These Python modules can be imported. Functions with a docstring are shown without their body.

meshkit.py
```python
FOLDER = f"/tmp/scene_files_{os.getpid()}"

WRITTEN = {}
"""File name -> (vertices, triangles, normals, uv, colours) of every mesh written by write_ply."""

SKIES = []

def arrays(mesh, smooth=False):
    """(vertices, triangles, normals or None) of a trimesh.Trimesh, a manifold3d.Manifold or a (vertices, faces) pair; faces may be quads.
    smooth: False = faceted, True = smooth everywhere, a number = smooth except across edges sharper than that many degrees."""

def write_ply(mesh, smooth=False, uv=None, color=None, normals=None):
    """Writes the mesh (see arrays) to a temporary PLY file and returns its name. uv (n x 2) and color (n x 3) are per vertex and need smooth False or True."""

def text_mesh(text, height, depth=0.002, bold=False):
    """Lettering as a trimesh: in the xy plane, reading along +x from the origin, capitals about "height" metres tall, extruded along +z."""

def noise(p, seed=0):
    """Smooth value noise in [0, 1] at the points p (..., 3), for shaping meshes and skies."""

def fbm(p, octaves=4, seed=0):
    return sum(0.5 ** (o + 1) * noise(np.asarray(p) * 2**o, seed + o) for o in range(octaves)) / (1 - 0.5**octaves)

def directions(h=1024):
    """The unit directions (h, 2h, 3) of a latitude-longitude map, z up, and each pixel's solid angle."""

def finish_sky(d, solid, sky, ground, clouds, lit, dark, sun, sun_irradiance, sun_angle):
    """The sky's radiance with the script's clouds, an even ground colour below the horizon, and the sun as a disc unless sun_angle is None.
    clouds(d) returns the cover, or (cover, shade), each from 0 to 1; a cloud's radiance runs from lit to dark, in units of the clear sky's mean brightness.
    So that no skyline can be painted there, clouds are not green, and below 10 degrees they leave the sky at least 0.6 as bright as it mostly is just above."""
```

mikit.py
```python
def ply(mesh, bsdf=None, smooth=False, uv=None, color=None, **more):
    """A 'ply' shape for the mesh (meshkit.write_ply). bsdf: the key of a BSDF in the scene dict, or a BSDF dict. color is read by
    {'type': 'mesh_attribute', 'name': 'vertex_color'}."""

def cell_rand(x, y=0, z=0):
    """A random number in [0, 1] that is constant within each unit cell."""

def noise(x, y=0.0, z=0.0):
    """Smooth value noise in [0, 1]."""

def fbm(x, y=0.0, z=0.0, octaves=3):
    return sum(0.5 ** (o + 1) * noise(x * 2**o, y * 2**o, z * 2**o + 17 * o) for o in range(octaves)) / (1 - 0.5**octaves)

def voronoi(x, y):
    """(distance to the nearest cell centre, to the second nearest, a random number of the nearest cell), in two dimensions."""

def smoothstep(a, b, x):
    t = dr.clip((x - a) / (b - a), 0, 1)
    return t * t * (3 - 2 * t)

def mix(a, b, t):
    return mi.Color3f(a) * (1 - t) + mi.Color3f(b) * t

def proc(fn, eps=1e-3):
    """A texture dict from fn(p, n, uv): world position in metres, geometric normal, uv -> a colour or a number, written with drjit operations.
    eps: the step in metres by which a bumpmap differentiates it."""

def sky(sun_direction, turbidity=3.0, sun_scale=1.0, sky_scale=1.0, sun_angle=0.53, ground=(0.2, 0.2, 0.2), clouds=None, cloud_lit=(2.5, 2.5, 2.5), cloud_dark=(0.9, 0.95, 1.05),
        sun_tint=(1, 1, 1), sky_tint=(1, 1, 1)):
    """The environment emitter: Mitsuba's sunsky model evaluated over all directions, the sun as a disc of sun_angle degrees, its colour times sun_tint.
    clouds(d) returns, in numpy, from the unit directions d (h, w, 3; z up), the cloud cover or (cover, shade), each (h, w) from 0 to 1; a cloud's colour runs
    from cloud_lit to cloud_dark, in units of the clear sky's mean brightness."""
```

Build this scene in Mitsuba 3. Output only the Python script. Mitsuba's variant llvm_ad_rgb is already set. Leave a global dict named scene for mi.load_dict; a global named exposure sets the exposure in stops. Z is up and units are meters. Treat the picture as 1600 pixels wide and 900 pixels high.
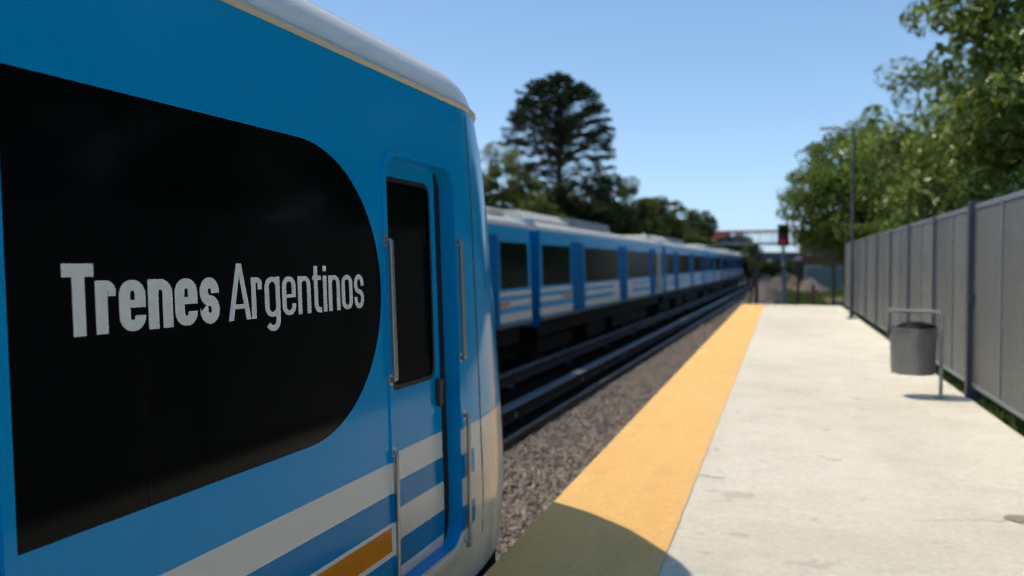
import math
import numpy as np
import trimesh
import shapely
import shapely.geometry as sg
from shapely import affinity
from shapely.ops import unary_union
import drjit as dr
import mitsuba as mi
import mikit
from meshkit import fbm as nfbm

T = mi.ScalarTransform4f
scene, labels = {}, {}

# ------------------------------------------------------------------ camera, light, exposure
HEAD, PITCH = math.radians(19.65), math.radians(1.80)
EYE = [0.0, 0.0, 1.5]
fwd = [-math.sin(HEAD) * math.cos(PITCH), math.cos(HEAD) * math.cos(PITCH), -math.sin(PITCH)]
scene['camera'] = {
    'type': 'thinlens', 'fov': 65.66, 'fov_axis': 'x', 'near_clip': 0.05, 'far_clip': 3000.0,
    'aperture_radius': 0.0072, 'focus_distance': 2.25,
    'to_world': T().look_at(origin=EYE, target=[EYE[k] + fwd[k] for k in range(3)], up=[0, 0, 1]),
}
SUN = [-0.48, -0.06, 1.0]
scene['daylight'] = mikit.sky(SUN, turbidity=3.0, sun_scale=0.90, sky_scale=1.92, sky_tint=(0.965, 1.0, 0.955))
exposure = 1.3

# ------------------------------------------------------------------ frames (x to the right of the track, y along it, z = 0 on the platform)
def frame(deg):
    return T().rotate([0, 0, 1], deg)
PLAT, NEAR, FAR, WORLD = frame(0.906), frame(-0.409), frame(-0.205), frame(0.0)
def local(p, deg):
    """World point to the coordinates of a frame turned by deg (drjit)."""
    a = math.radians(deg)
    return p.x * math.cos(a) + p.y * math.sin(a), -p.x * math.sin(a) + p.y * math.cos(a), p.z

# ------------------------------------------------------------------ entry helpers
def key_for(name):
    if name not in scene and name not in labels:
        return name
    k = 1
    while f'{name}_{k:03d}' in scene or f'{name}_{k:03d}' in labels:
        k += 1
    return f'{name}_{k:03d}'

def put(name, mesh, mat, fr=None, parent=None, smooth=False, color=None, uv=None, **more):
    key = key_for(f'{parent}__{name}' if parent else name)
    d = mikit.ply(mesh, mat, smooth=smooth, color=color, uv=uv, **more)
    if fr is not None:
        d['to_world'] = fr
    scene[key] = d
    return key

def thing(name, label, cat, group=None):
    key = key_for(name)
    labels[key] = {'label': label, 'category': cat}
    if group:
        labels[key]['group'] = group
    return key

def tag(key, label=None, cat=None, group=None, kind=None):
    d = labels.setdefault(key, {})
    for k, v in (('label', label), ('category', cat), ('group', group), ('kind', kind)):
        if v:
            d[k] = v
    return key

# ------------------------------------------------------------------ mesh helpers
cat = lambda ms: trimesh.util.concatenate(list(ms))

def box(x0, x1, y0, y1, z0, z1, bevel=0.0):
    if bevel <= 0:
        m = trimesh.creation.box(extents=[x1 - x0, y1 - y0, z1 - z0])
        m.apply_translation([(x0 + x1) / 2, (y0 + y1) / 2, (z0 + z1) / 2])
        return m
    b = min(bevel, (x1 - x0) / 2.1, (y1 - y0) / 2.1, (z1 - z0) / 2.1)
    pts = []
    for sx in (0, 1):
        for sy in (0, 1):
            for sz in (0, 1):
                c = np.array([(x0, x1)[sx], (y0, y1)[sy], (z0, z1)[sz]])
                s = np.array([1 - 2 * sx, 1 - 2 * sy, 1 - 2 * sz]) * b
                for k in range(3):
                    o = s.copy(); o[k] = 0
                    pts.append(c + o)
    return trimesh.convex.convex_hull(np.array(pts))

def tube(p, q, r, r2=None, sides=14, caps=True):
    p, q = np.asarray(p, float), np.asarray(q, float)
    r2 = r if r2 is None else r2
    t = (q - p) / np.linalg.norm(q - p)
    a = np.cross(t, [0, 0, 1.0] if abs(t[2]) < .9 else [1.0, 0, 0]); a /= np.linalg.norm(a)
    b = np.cross(t, a)
    an = np.arange(sides) * 2 * np.pi / sides
    ring = np.cos(an)[:, None] * a + np.sin(an)[:, None] * b
    v = np.vstack([p + ring * r, q + ring * r2, [p], [q]])
    i = np.arange(sides); j = (i + 1) % sides
    f = np.vstack([np.c_[i, j, j + sides], np.c_[i, j + sides, i + sides]])
    if caps:
        f = np.vstack([f, np.c_[j, i, i * 0 + 2 * sides], np.c_[i + sides, j + sides, i * 0 + 2 * sides + 1]])
    return trimesh.Trimesh(v, f, process=False)

def pipe(points, r, sides=12):
    pts = np.asarray(points, float)
    t = np.gradient(pts, axis=0); t /= np.linalg.norm(t, axis=1, keepdims=True)
    a = np.cross(t[0], [0.31, 0.17, 0.93]); a /= np.linalg.norm(a)
    rings, an = [], np.arange(sides) * 2 * np.pi / sides
    rr = np.broadcast_to(r, (len(pts),))
    for k in range(len(pts)):
        a = a - t[k] * (a @ t[k]); a /= np.linalg.norm(a)
        b = np.cross(t[k], a)
        rings.append(pts[k] + rr[k] * (np.cos(an)[:, None] * a + np.sin(an)[:, None] * b))
    v = np.vstack(rings + [pts[:1], pts[-1:]])
    f = []
    i = np.arange(sides); j = (i + 1) % sides
    for k in range(len(pts) - 1):
        o = k * sides
        f += [np.c_[i + o, j + o, j + o + sides], np.c_[i + o, j + o + sides, i + o + sides]]
    n = len(pts) * sides
    f += [np.c_[j, i, i * 0 + n], np.c_[i + n - sides, j + n - sides, i * 0 + n + 1]]
    return trimesh.Trimesh(v, np.vstack(f), process=False)

def rounded(pts, rad, n=5):
    """Polyline with its inner corners rounded."""
    pts = [np.asarray(p, float) for p in pts]
    out = [pts[0]]
    for a, b, c in zip(pts, pts[1:], pts[2:]):
        la, lc = np.linalg.norm(a - b), np.linalg.norm(c - b)
        u, v = (a - b) / la, (c - b) / lc
        q = min(rad, .45 * la, .45 * lc)
        p0, p1 = b + u * q, b + v * q
        for k in range(n + 1):
            s = k / n
            out.append(p0 * (1 - s) ** 2 + b * 2 * s * (1 - s) + p1 * s * s)
    return out + [pts[-1]]

def lathe(profile, c=(0, 0, 0), sides=32):
    pr = np.asarray(profile, float)
    an = np.arange(sides) * 2 * np.pi / sides
    v = np.concatenate([np.c_[r * np.cos(an), r * np.sin(an), an * 0 + z] for r, z in pr]) + np.asarray(c)
    i = np.arange(sides); j = (i + 1) % sides
    f = []
    for k in range(len(pr) - 1):
        o = k * sides
        f += [np.c_[i + o, j + o, j + o + sides], np.c_[i + o, j + o + sides, i + o + sides]]
    return trimesh.Trimesh(v, np.vstack(f), process=False)

def loft(grid):
    """Quad surface over an (n, m, 3) grid of points."""
    g = np.asarray(grid, float)
    n, m = g.shape[:2]
    i, j = np.meshgrid(np.arange(n - 1), np.arange(m - 1), indexing='ij')
    q = np.stack([i * m + j, (i + 1) * m + j, (i + 1) * m + j + 1, i * m + j + 1], -1).reshape(-1, 4)
    return trimesh.Trimesh(g.reshape(-1, 3), np.vstack([q[:, [0, 1, 2]], q[:, [0, 2, 3]]]), process=False)

def sheet(poly, fn, us, vs):
    """The 2-D polygon cut along the grid lines us, vs and carried into space by fn(u, v)."""
    V, F = [], []
    shapely.prepare(poly)
    for u0, u1 in zip(us, us[1:]):
        for v0, v1 in zip(vs, vs[1:]):
            cell = sg.box(u0, v0, u1, v1)
            if not poly.intersects(cell):
                continue
            if poly.contains_properly(cell) or poly.covers(cell):
                parts = [cell]
            else:
                g = poly.intersection(cell)
                parts = [x for x in getattr(g, 'geoms', [g]) if x.geom_type == 'Polygon' and x.area > 1e-9]
            for g in parts:
                g = sg.polygon.orient(g)
                if len(g.interiors) == 0 and len(g.exterior.coords) == 5:
                    p, f = np.array(g.exterior.coords)[:4], np.array([[0, 1, 2], [0, 2, 3]])
                else:
                    p, f = trimesh.creation.triangulate_polygon(g, engine='earcut')
                o = sum(map(len, V)); V.append(p); F.append(f + o)
    v, f = np.vstack(V), np.vstack(F)
    _, keep, inv = np.unique(np.round(v, 6), axis=0, return_index=True, return_inverse=True)
    v, f = v[keep], inv.reshape(-1)[f]
    f = f[(f[:, 0] != f[:, 1]) & (f[:, 1] != f[:, 2]) & (f[:, 0] != f[:, 2])]
    return trimesh.Trimesh(fn(v[:, 0], v[:, 1]), f, process=False)

def rrect(x0, y0, x1, y1, r, n=8):
    return sg.box(x0 + r, y0 + r, x1 - r, y1 - r).buffer(r, quad_segs=n)

# ------------------------------------------------------------------ materials
def rgb(*c):
    return {'type': 'rgb', 'value': list(c if len(c) == 3 else c * 3)}
def two(d):
    return {'type': 'twosided', 'bsdf': d}
def matte(c):
    return two({'type': 'diffuse', 'reflectance': c if isinstance(c, dict) else rgb(*c)})
def gloss(c, alpha=0.1, ior=1.5):
    return two({'type': 'roughplastic', 'distribution': 'ggx', 'alpha': alpha, 'int_ior': ior, 'nonlinear': True,
                'diffuse_reflectance': c if isinstance(c, dict) else rgb(*c)})
def prin(c, rough=0.5, metal=0.0, spec=0.5, **more):
    return two({'type': 'principled', 'base_color': c if isinstance(c, dict) else rgb(*c), 'roughness': rough, 'metallic': metal, 'specular': spec, **more})
def bump(d, fn, scale=1.0, eps=1e-3):
    inner = d['bsdf'] if d['type'] == 'twosided' else d
    return two({'type': 'bumpmap', 'arbitrary': mikit.proc(fn, eps), 'scale': scale, 'bsdf': inner})
N, FB, MIX, SS = mikit.noise, mikit.fbm, mikit.mix, mikit.smoothstep
def band(x, a, b, s=0.002):
    return SS(a - s, a + s, x) * (1 - SS(b - s, b + s, x))

BLUE, BLUE2, WHITE, ORANGE = (0.0005, 0.47, 0.82), (0.0005, 0.32, 0.66), (0.86, 0.86, 0.82), (0.76, 0.32, 0.01)

def near_paint(p, n, uv):
    x, y, z = local(p, -0.409)
    c = MIX(BLUE, WHITE, band(z, 0.632, 0.748))
    c = MIX(c, BLUE2, band(z, 0.523, 0.632))
    c = MIX(c, WHITE, band(z, 0.397, 0.523))
    c = MIX(c, ORANGE, band(z, 0.418, 0.508) * band(y, 1.62, 2.615))
    c = MIX(c, BLUE2, band(z, 0.286, 0.397))
    c = MIX(c, WHITE, 1 - SS(0.284, 0.288, z))
    nose = SS(3.42, 3.425, y) * (1 - SS(0.746, 0.750, z))
    c = MIX(c, WHITE, nose)
    dirt = SS(0.45, 0.8, FB(y * 3, x * 3 + z * 5, z * 2)) * SS(0.75, 0.1, z) * 0.25
    return MIX(c, (0.16, 0.12, 0.09), dirt)
scene['near_paint'] = bump(gloss(mikit.proc(near_paint), 0.012, 1.25), lambda p, n, uv: 0.0022 * FB(p.x * 1.6, p.y * 2.2, p.z * 1.3, 2), eps=6e-3)

def far_paint(p, n, uv):
    x, y, z = local(p, -0.205)
    u = mi.Float(y) - 16.4
    u = u - 17.2 * dr.floor(u / 17.2)              # place along the car
    c = MIX(BLUE, WHITE, band(z, 0.862, 0.945))
    c = MIX(c, WHITE, band(z, 0.655, 0.764))
    c = MIX(c, WHITE, band(z, 0.36, 0.52))
    c = MIX(c, WHITE, (band(u, 7.3, 8.0) + band(u, 9.3, 9.9)) * band(z, 0.36, 0.945))
    c = MIX(c, ORANGE, band(z, 0.668, 0.750) * (band(u, 1.6, 2.5) + band(u, 14.6, 15.2)))
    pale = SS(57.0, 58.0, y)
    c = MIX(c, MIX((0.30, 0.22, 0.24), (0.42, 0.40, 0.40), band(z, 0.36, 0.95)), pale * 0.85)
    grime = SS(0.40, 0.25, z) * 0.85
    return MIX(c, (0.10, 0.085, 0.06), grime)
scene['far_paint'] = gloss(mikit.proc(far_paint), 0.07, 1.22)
scene['blue_paint'] = gloss(BLUE, 0.05, 1.30)
scene['dark_blue_paint'] = gloss((0.0005, 0.20, 0.52), 0.25, 1.08)
scene['pale_door_paint'] = gloss((0.55, 0.46, 0.36), 0.15)
scene['roof_white'] = gloss((0.90, 0.88, 0.80), 0.18)
scene['roof_dirty'] = prin(mikit.proc(lambda p, n, uv: MIX((0.92, 0.87, 0.78), (0.80, 0.75, 0.66), SS(0.35, 0.8, FB(p.x * 1.5, p.y * 0.6, p.z * 2, 4)))), 0.35, 0.14)
scene['black_glass'] = gloss((0.0034, 0.0056, 0.0058), 0.008, 1.17)
scene['window_glass'] = {'type': 'blendbsdf', 'weight': 0.24, 'bsdf_0': matte((0.006, 0.012, 0.008)), 'bsdf_1': gloss((0.004, 0.008, 0.005), 0.03, 1.25)}
scene['rubber'] = prin((0.012, 0.012, 0.013), 0.6)
scene['letter_white'] = prin((0.88, 0.87, 0.80), 0.5)
scene['steel'] = prin((0.40, 0.39, 0.36), 0.38, 0.9)
scene['dark_steel'] = prin((0.05, 0.05, 0.055), 0.55, 0.2)
scene['underframe'] = prin((0.013, 0.012, 0.011), 0.8, spec=0.2)
scene['louver_grey'] = prin((0.20, 0.23, 0.25), 0.5)
scene['red_lamp_shade'] = prin((0.45, 0.02, 0.03), 0.3)

def concrete(p, n, uv):
    x, y, z = local(p, 0.906)
    big = FB(x * 0.9, y * 0.5, 3.0, 4)
    streak = FB(x * 2.0 + 7, y * 3.2, 1.0, 4)
    fine = FB(x * 38, y * 38, 2.0, 3)
    c = MIX((0.53, 0.515, 0.43), (0.62, 0.605, 0.52), SS(0.3, 0.7, big * 0.55 + streak * 0.45))
    c = MIX(c, (0.47, 0.42, 0.34), SS(0.55, 0.80, streak) * 0.22)
    c = MIX(c, (0.36, 0.32, 0.27), SS(0.70, 0.82, FB(x * 5 + 3, y * 6, 5.0, 4)) * 0.35)
    return c * (0.90 + 0.2 * fine)
def concrete_h(p, n, uv):
    return 0.004 * FB(p.x * 7, p.y * 10, p.z, 4) + 0.0018 * FB(p.x * 60, p.y * 60, p.z, 2)
scene['concrete'] = bump(prin(mikit.proc(concrete), 0.85, spec=0.25), concrete_h, eps=2e-3)
def wallcon(p, n, uv):
    return MIX((0.16, 0.15, 0.135), (0.30, 0.28, 0.25), FB(p.x * 3, p.y * 2, p.z * 5, 4))
scene['edge_concrete'] = prin(mikit.proc(wallcon), 0.9)
def yellow(p, n, uv):
    x, y, z = local(p, 0.906)
    c = MIX((0.73, 0.445, 0.155), (0.775, 0.495, 0.19), FB(x * 2.0, y * 0.8, 1.0, 4))
    c = MIX(c, (0.52, 0.33, 0.13), SS(0.60, 0.80, FB(x * 5, y * 3 + 8, 2.0, 4)) * 0.18)
    edge = SS(-0.62, -0.545, x + 0.03 * (N(y * 9, 2.0) - 0.5))
    return MIX(c, (0.62, 0.52, 0.33), edge * SS(0.5, 0.75, FB(x * 9, y * 9, 4.0, 3)) * 0.8) * (0.93 + 0.14 * N(x * 70, y * 70))
scene['yellow_paint'] = bump(prin(mikit.proc(yellow), 0.8, spec=0.25), lambda p, n, uv: 0.0022 * FB(p.x * 25, p.y * 25, p.z, 3), eps=2e-3)

def bed(p, n, uv):
    a, b, r = mikit.voronoi(p.x * 17, p.y * 17)
    c = MIX((0.12, 0.105, 0.09), (0.40, 0.36, 0.32), r) * SS(0.0, 0.35, b - a)
    shade_and_oil = SS(-3.72, -3.98, p.x)  # far train's shadow deepened in the bed colour, along with oil and brake dust
    return MIX(c, c * 0.14, shade_and_oil)
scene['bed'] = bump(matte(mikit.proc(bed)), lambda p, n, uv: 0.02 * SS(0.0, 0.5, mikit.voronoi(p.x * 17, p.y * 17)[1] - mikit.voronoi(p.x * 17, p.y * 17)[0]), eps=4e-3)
scene['stone'] = matte({'type': 'mesh_attribute', 'name': 'vertex_color'})
def earth(p, n, uv):
    g = SS(0.42, 0.62, FB(p.x * 0.22, p.y * 0.22, 1.0, 4))
    c = MIX((0.15, 0.125, 0.10), (0.06, 0.085, 0.022), g)
    return c * (0.7 + 0.6 * FB(p.x * 6, p.y * 6, 1.0, 3))
scene['earth'] = matte(mikit.proc(earth))
scene['rail_rust'] = prin((0.055, 0.036, 0.028), 0.7)
scene['rail_shine'] = prin((0.40, 0.38, 0.37), 0.35, 0.9)
scene['cover_board'] = prin((0.13, 0.145, 0.155), 0.42)
scene['ceramic'] = gloss((0.75, 0.75, 0.72), 0.1)

def perfor(p, n, uv):
    x, y, z = local(p, 0.906)
    c = MIX((0.118, 0.124, 0.112), (0.172, 0.178, 0.165), FB(y * 2.2, z * 2.0, 3.0, 4))
    c = c * (0.86 + 0.28 * mikit.cell_rand(dr.floor((y - 10.04) / 1.1725), 3.0))
    dots = 0.86 + 0.28 * N(y * 42, z * 42, 5.0)
    drip = SS(0.60, 0.85, FB(y * 9, z * 0.8, 1.0, 3)) * 0.25
    return MIX(c * dots, (0.12, 0.115, 0.11), drip)
scene['perforated'] = {'type': 'blendbsdf', 'weight': 0.90, 'bsdf_0': {'type': 'null'}, 'bsdf_1': prin(mikit.proc(perfor), 0.55, 0.15)}
scene['fence_frame'] = prin((0.20, 0.215, 0.235), 0.45, 0.3)
scene['fence_post'] = prin((0.045, 0.055, 0.075), 0.5, 0.2)
scene['lamp_grey'] = prin((0.085, 0.10, 0.115), 0.45, 0.3)
scene['lamp_head'] = prin((0.42, 0.43, 0.44), 0.4, 0.2)
scene['bin_metal'] = prin(mikit.proc(lambda p, n, uv: MIX((0.20, 0.205, 0.205), (0.30, 0.305, 0.30), FB(p.x * 8, p.y * 8, p.z * 5, 4)) * (0.88 + 0.24 * N(p.x * 90, p.y * 90, p.z * 90))), 0.42, 0.55)
scene['bin_post'] = prin((0.40, 0.40, 0.39), 0.4, 0.3)
scene['bag'] = gloss((0.006, 0.006, 0.008), 0.25, 1.25)
scene['signal_black'] = prin((0.014, 0.015, 0.016), 0.6)
scene['signal_mast'] = prin((0.15, 0.19, 0.22), 0.5, 0.3)
scene['red_lens'] = prin((0.5, 0.01, 0.03), 0.25)
scene['black_iron'] = prin((0.012, 0.013, 0.016), 0.6)
scene['red_paint'] = prin((0.50, 0.11, 0.08), 0.5)
scene['faded_red'] = prin((0.20, 0.07, 0.055), 0.6)
scene['bridge_grey'] = prin((0.26, 0.29, 0.31), 0.6)
scene['girder_blue'] = prin((0.045, 0.065, 0.10), 0.6)
def brick(p, n, uv):
    h = p.x + p.y
    row = dr.floor(p.z / 0.075)
    r = mikit.cell_rand(dr.floor(h / 0.24 + 0.5 * (row - 2 * dr.floor(row / 2))), row)
    return MIX((0.10, 0.045, 0.032), (0.17, 0.085, 0.06), r)
scene['brick'] = matte(mikit.proc(brick))
scene['teal_paint'] = prin((0.10, 0.155, 0.16), 0.6)
scene['plaster'] = matte((0.45, 0.44, 0.42))
scene['dark_pane'] = gloss((0.02, 0.025, 0.03), 0.08)
scene['bark'] = bump(matte(mikit.proc(lambda p, n, uv: MIX((0.045, 0.036, 0.028), (0.12, 0.10, 0.08), FB(p.x * 7, p.y * 7, p.z * 2, 4)))), lambda p, n, uv: 0.02 * FB(p.x * 14, p.y * 14, p.z * 3, 3), eps=4e-3)

def leaf(rough, trans):
    thin = {'type': 'principledthin', 'base_color': {'type': 'mesh_attribute', 'name': 'vertex_color'}, 'roughness': rough, 'diff_trans': trans, 'eta': 1.5}
    top = prin({'type': 'mesh_attribute', 'name': 'vertex_color'}, 0.33 if rough < .3 else 0.5, 0.0, 0.9)
    return {'type': 'blendbsdf', 'weight': 0.5 if rough < .3 else 0.22, 'bsdf_0': thin, 'bsdf_1': top}
scene['leaf_glossy'] = leaf(0.16, 0.75)
scene['leaf_soft'] = leaf(0.35, 1.0)
scene['needle'] = leaf(0.5, 0.3)

# ------------------------------------------------------------------ ground, track bed, platform
g = put('ground', loft([[(x, y, -1.35) for y in np.linspace(-400, 1200, 17)] for x in np.linspace(-600, 600, 13)]), 'earth')
tag(g, kind='structure')
# crowned bed of both tracks
prof = [(-11.5, -1.34), (-10.2, -1.10), (-8.6, -1.08), (-4.9, -1.10), (-4.1, -1.105), (-3.6, -1.105), (-2.9, -1.10), (-2.0, -1.09), (-1.30, -1.06)]
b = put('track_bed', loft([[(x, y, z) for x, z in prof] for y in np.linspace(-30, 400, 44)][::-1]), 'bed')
tag(b, kind='structure')

pl = put('platform', box(-1.335, 2.0, -20, 30.0, -1.6, -0.004, 0.02), 'edge_concrete', PLAT)
tag(pl, kind='structure')
put('concrete_surface', sheet(sg.box(-1.325, -19.98, 1.99, 29.98), lambda u, v: np.c_[u, v, 0.004 * (nfbm(np.c_[u * 1.3, v * 1.3, u * 0], 3) - 0.5)],
                     np.linspace(-1.325, 1.99, 18), np.linspace(-19.98, 29.98, 160)), 'concrete', PLAT, pl, smooth=True)
rs = np.random.default_rng(5)
ye = np.arange(-19.97, 29.97, 0.12)
jag = -0.545 + 0.009 * (nfbm(np.c_[ye * 6.5, ye * 0, ye * 0], 3) - 0.5) - 0.022 * np.clip(nfbm(np.c_[ye * 3.1, ye * 0 + 9, ye * 0], 4) - 0.66, 0, 1)
strip = sg.Polygon([(-1.335, -19.97)] + list(zip(jag, ye)) + [(-1.335, 29.97)])
k = put('yellow_strip', sheet(strip, lambda u, v: np.c_[u, v, 0.007 + 0 * u], np.linspace(-1.34, -0.52, 8), np.linspace(-19.97, 29.97, 80)), 'yellow_paint', PLAT, pl)
tag(k, 'broad yellow safety band painted along the track edge')
# broken patch of the surface by the right border of the view
def blotch(cx, cy, rx, ry, seed, n=26):
    a = np.arange(n) * 2 * np.pi / n
    r = 0.65 + 0.7 * nfbm(np.c_[np.cos(a) * 1.3, np.sin(a) * 1.3, a * 0 + seed], 4)
    return sg.Polygon(np.c_[cx + rx * r * np.cos(a), cy + ry * r * np.sin(a)])
scene['spall'] = bump(matte((0.32, 0.30, 0.26)), lambda p, n, uv: 0.012 * FB(p.x * 40, p.y * 40, p.z, 3), eps=2e-3)
scene['spall_dark'] = bump(matte((0.12, 0.10, 0.08)), lambda p, n, uv: 0.02 * FB(p.x * 50, p.y * 50, p.z, 3), eps=2e-3)
for (cx, cy, rx, ry, m, s, h) in [(1.39, 5.30, 0.13, 0.10, 'spall', 1, 0.006), (1.46, 5.32, 0.075, 0.06, 'spall_dark', 2, 0.010)]:
    k = put('broken_patch', sheet(blotch(cx, cy, rx, ry, s), lambda u, v, h=h: np.c_[u, v, u * 0 + h], np.linspace(cx - .3, cx + .3, 6), np.linspace(cy - .3, cy + .3, 6)), m, PLAT, pl)
tag('platform__broken_patch', 'chipped grey patch in the concrete')

def crack(x0, y0, x1, y1, w, seed, n=9):
    r_ = np.random.default_rng(seed)
    t = np.linspace(0, 1, n)[:, None]
    p = np.array([[x0, y0]]) * (1 - t) + np.array([[x1, y1]]) * t
    p += np.cumsum(r_.normal(size=(n, 2)), 0) * .012
    return sg.LineString(p).buffer(w, cap_style='flat')
for i, (x0, y0, x1, y1, w) in enumerate([(-.54, 5.72, -.42, 5.70, .006), (-.50, 6.55, -.47, 6.52, .010), (.75, 5.10, 1.25, 5.28, .0022)]):
    put('crack', sheet(crack(x0, y0, x1, y1, w, 70 + i), lambda u, v: np.c_[u, v, u * 0 + .0045], [-.9, 2.0], [3, 14]), 'spall', PLAT, pl)

# ballast stones: one loose mass
def stones(x0, x1, y0, y1, n, size, seed):
    r = np.random.default_rng(seed)
    ico = trimesh.creation.icosahedron()
    v0, f0 = np.array(ico.vertices), np.array(ico.faces)
    x = r.uniform(x0, x1, n)
    y = y0 + (y1 - y0) * r.uniform(0, 1, n) ** 1.7
    s = size * r.uniform(0.55, 1.25, n)
    V = v0[None] * (1 + r.uniform(-.28, .28, (n, 12, 1))) * (s[:, None] * r.uniform(0.6, 1.2, (n, 3)))[:, None]
    q = r.normal(size=(n, 4)); q /= np.linalg.norm(q, axis=1, keepdims=True)
    w, a, b_, c = q.T
    R = np.stack([1 - 2 * (b_ * b_ + c * c), 2 * (a * b_ - c * w), 2 * (a * c + b_ * w), 2 * (a * b_ + c * w), 1 - 2 * (a * a + c * c), 2 * (b_ * c - a * w),
                  2 * (a * c - b_ * w), 2 * (b_ * c + a * w), 1 - 2 * (a * a + b_ * b_)], -1).reshape(n, 3, 3)
    V = np.einsum('nij,nkj->nki', R, V)
    z = np.interp(x, [p[0] for p in prof], [p[1] for p in prof]) + 0.03 * nfbm(np.c_[x * 2, y * 2, x * 0], 3) + r.uniform(-0.012, 0.016, n)
    V += np.c_[x, y, z][:, None]
    F = (f0[None] + (np.arange(n) * 12)[:, None, None]).reshape(-1, 3)
    t = r.uniform(0, 1, n)[:, None] ** 1.3
    warm = r.uniform(0, 1, n)[:, None]
    c = (0.16 + 0.31 * t) * np.array([1, 0.92, 0.82]) * (1 - warm * np.array([0, .06, .12]))
    return (V.reshape(-1, 3), F), np.repeat(c, 12, 0)
m, c = stones(-3.72, -1.38, 3.6, 34.0, 44000, 0.025, 11)
k = put('ballast', m, 'stone', color=c)
tag(k, 'grey brown crushed stone lying between the rail and the platform wall', 'ballast', kind='stuff')

# ------------------------------------------------------------------ rails and power rails
def rail_mesh(x, y0, y1, zt):
    sec = [(-.07, 0), (.07, 0), (.07, .012), (.012, .03), (.010, .125), (.034, .135), (.034, .158), (.026, .166), (-.026, .166), (-.034, .158), (-.034, .135), (-.010, .125), (-.012, .03), (-.07, .012)]
    P = sg.Polygon(sec)
    m = trimesh.creation.extrude_polygon(P, y1 - y0, engine='earcut')
    v = m.vertices
    return trimesh.Trimesh(np.c_[v[:, 0] + x, y1 - v[:, 2], v[:, 1] + zt - 0.166], m.faces, process=False)
RT = [('running rail of the near track, on the side away from the platform', -3.76), ('running rail of the near track, hidden side under the platform edge', -2.02),
      ('running rail of the far track, under the near side of the long train', -5.86), ('running rail of the far track, far side under the long train', -7.60)]
for lab, x in RT:
    r = thing('rail', 'steel ' + lab, 'rail')
    put('foot', rail_mesh(x, -25, 300, -0.952), 'rail_rust', None, r)
    k = put('running_surface', box(x - .027, x + .027, -25, 300, -0.9515, -0.949), 'rail_shine', None, r)
    tag(k, 'bright worn top of the rail')
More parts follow.
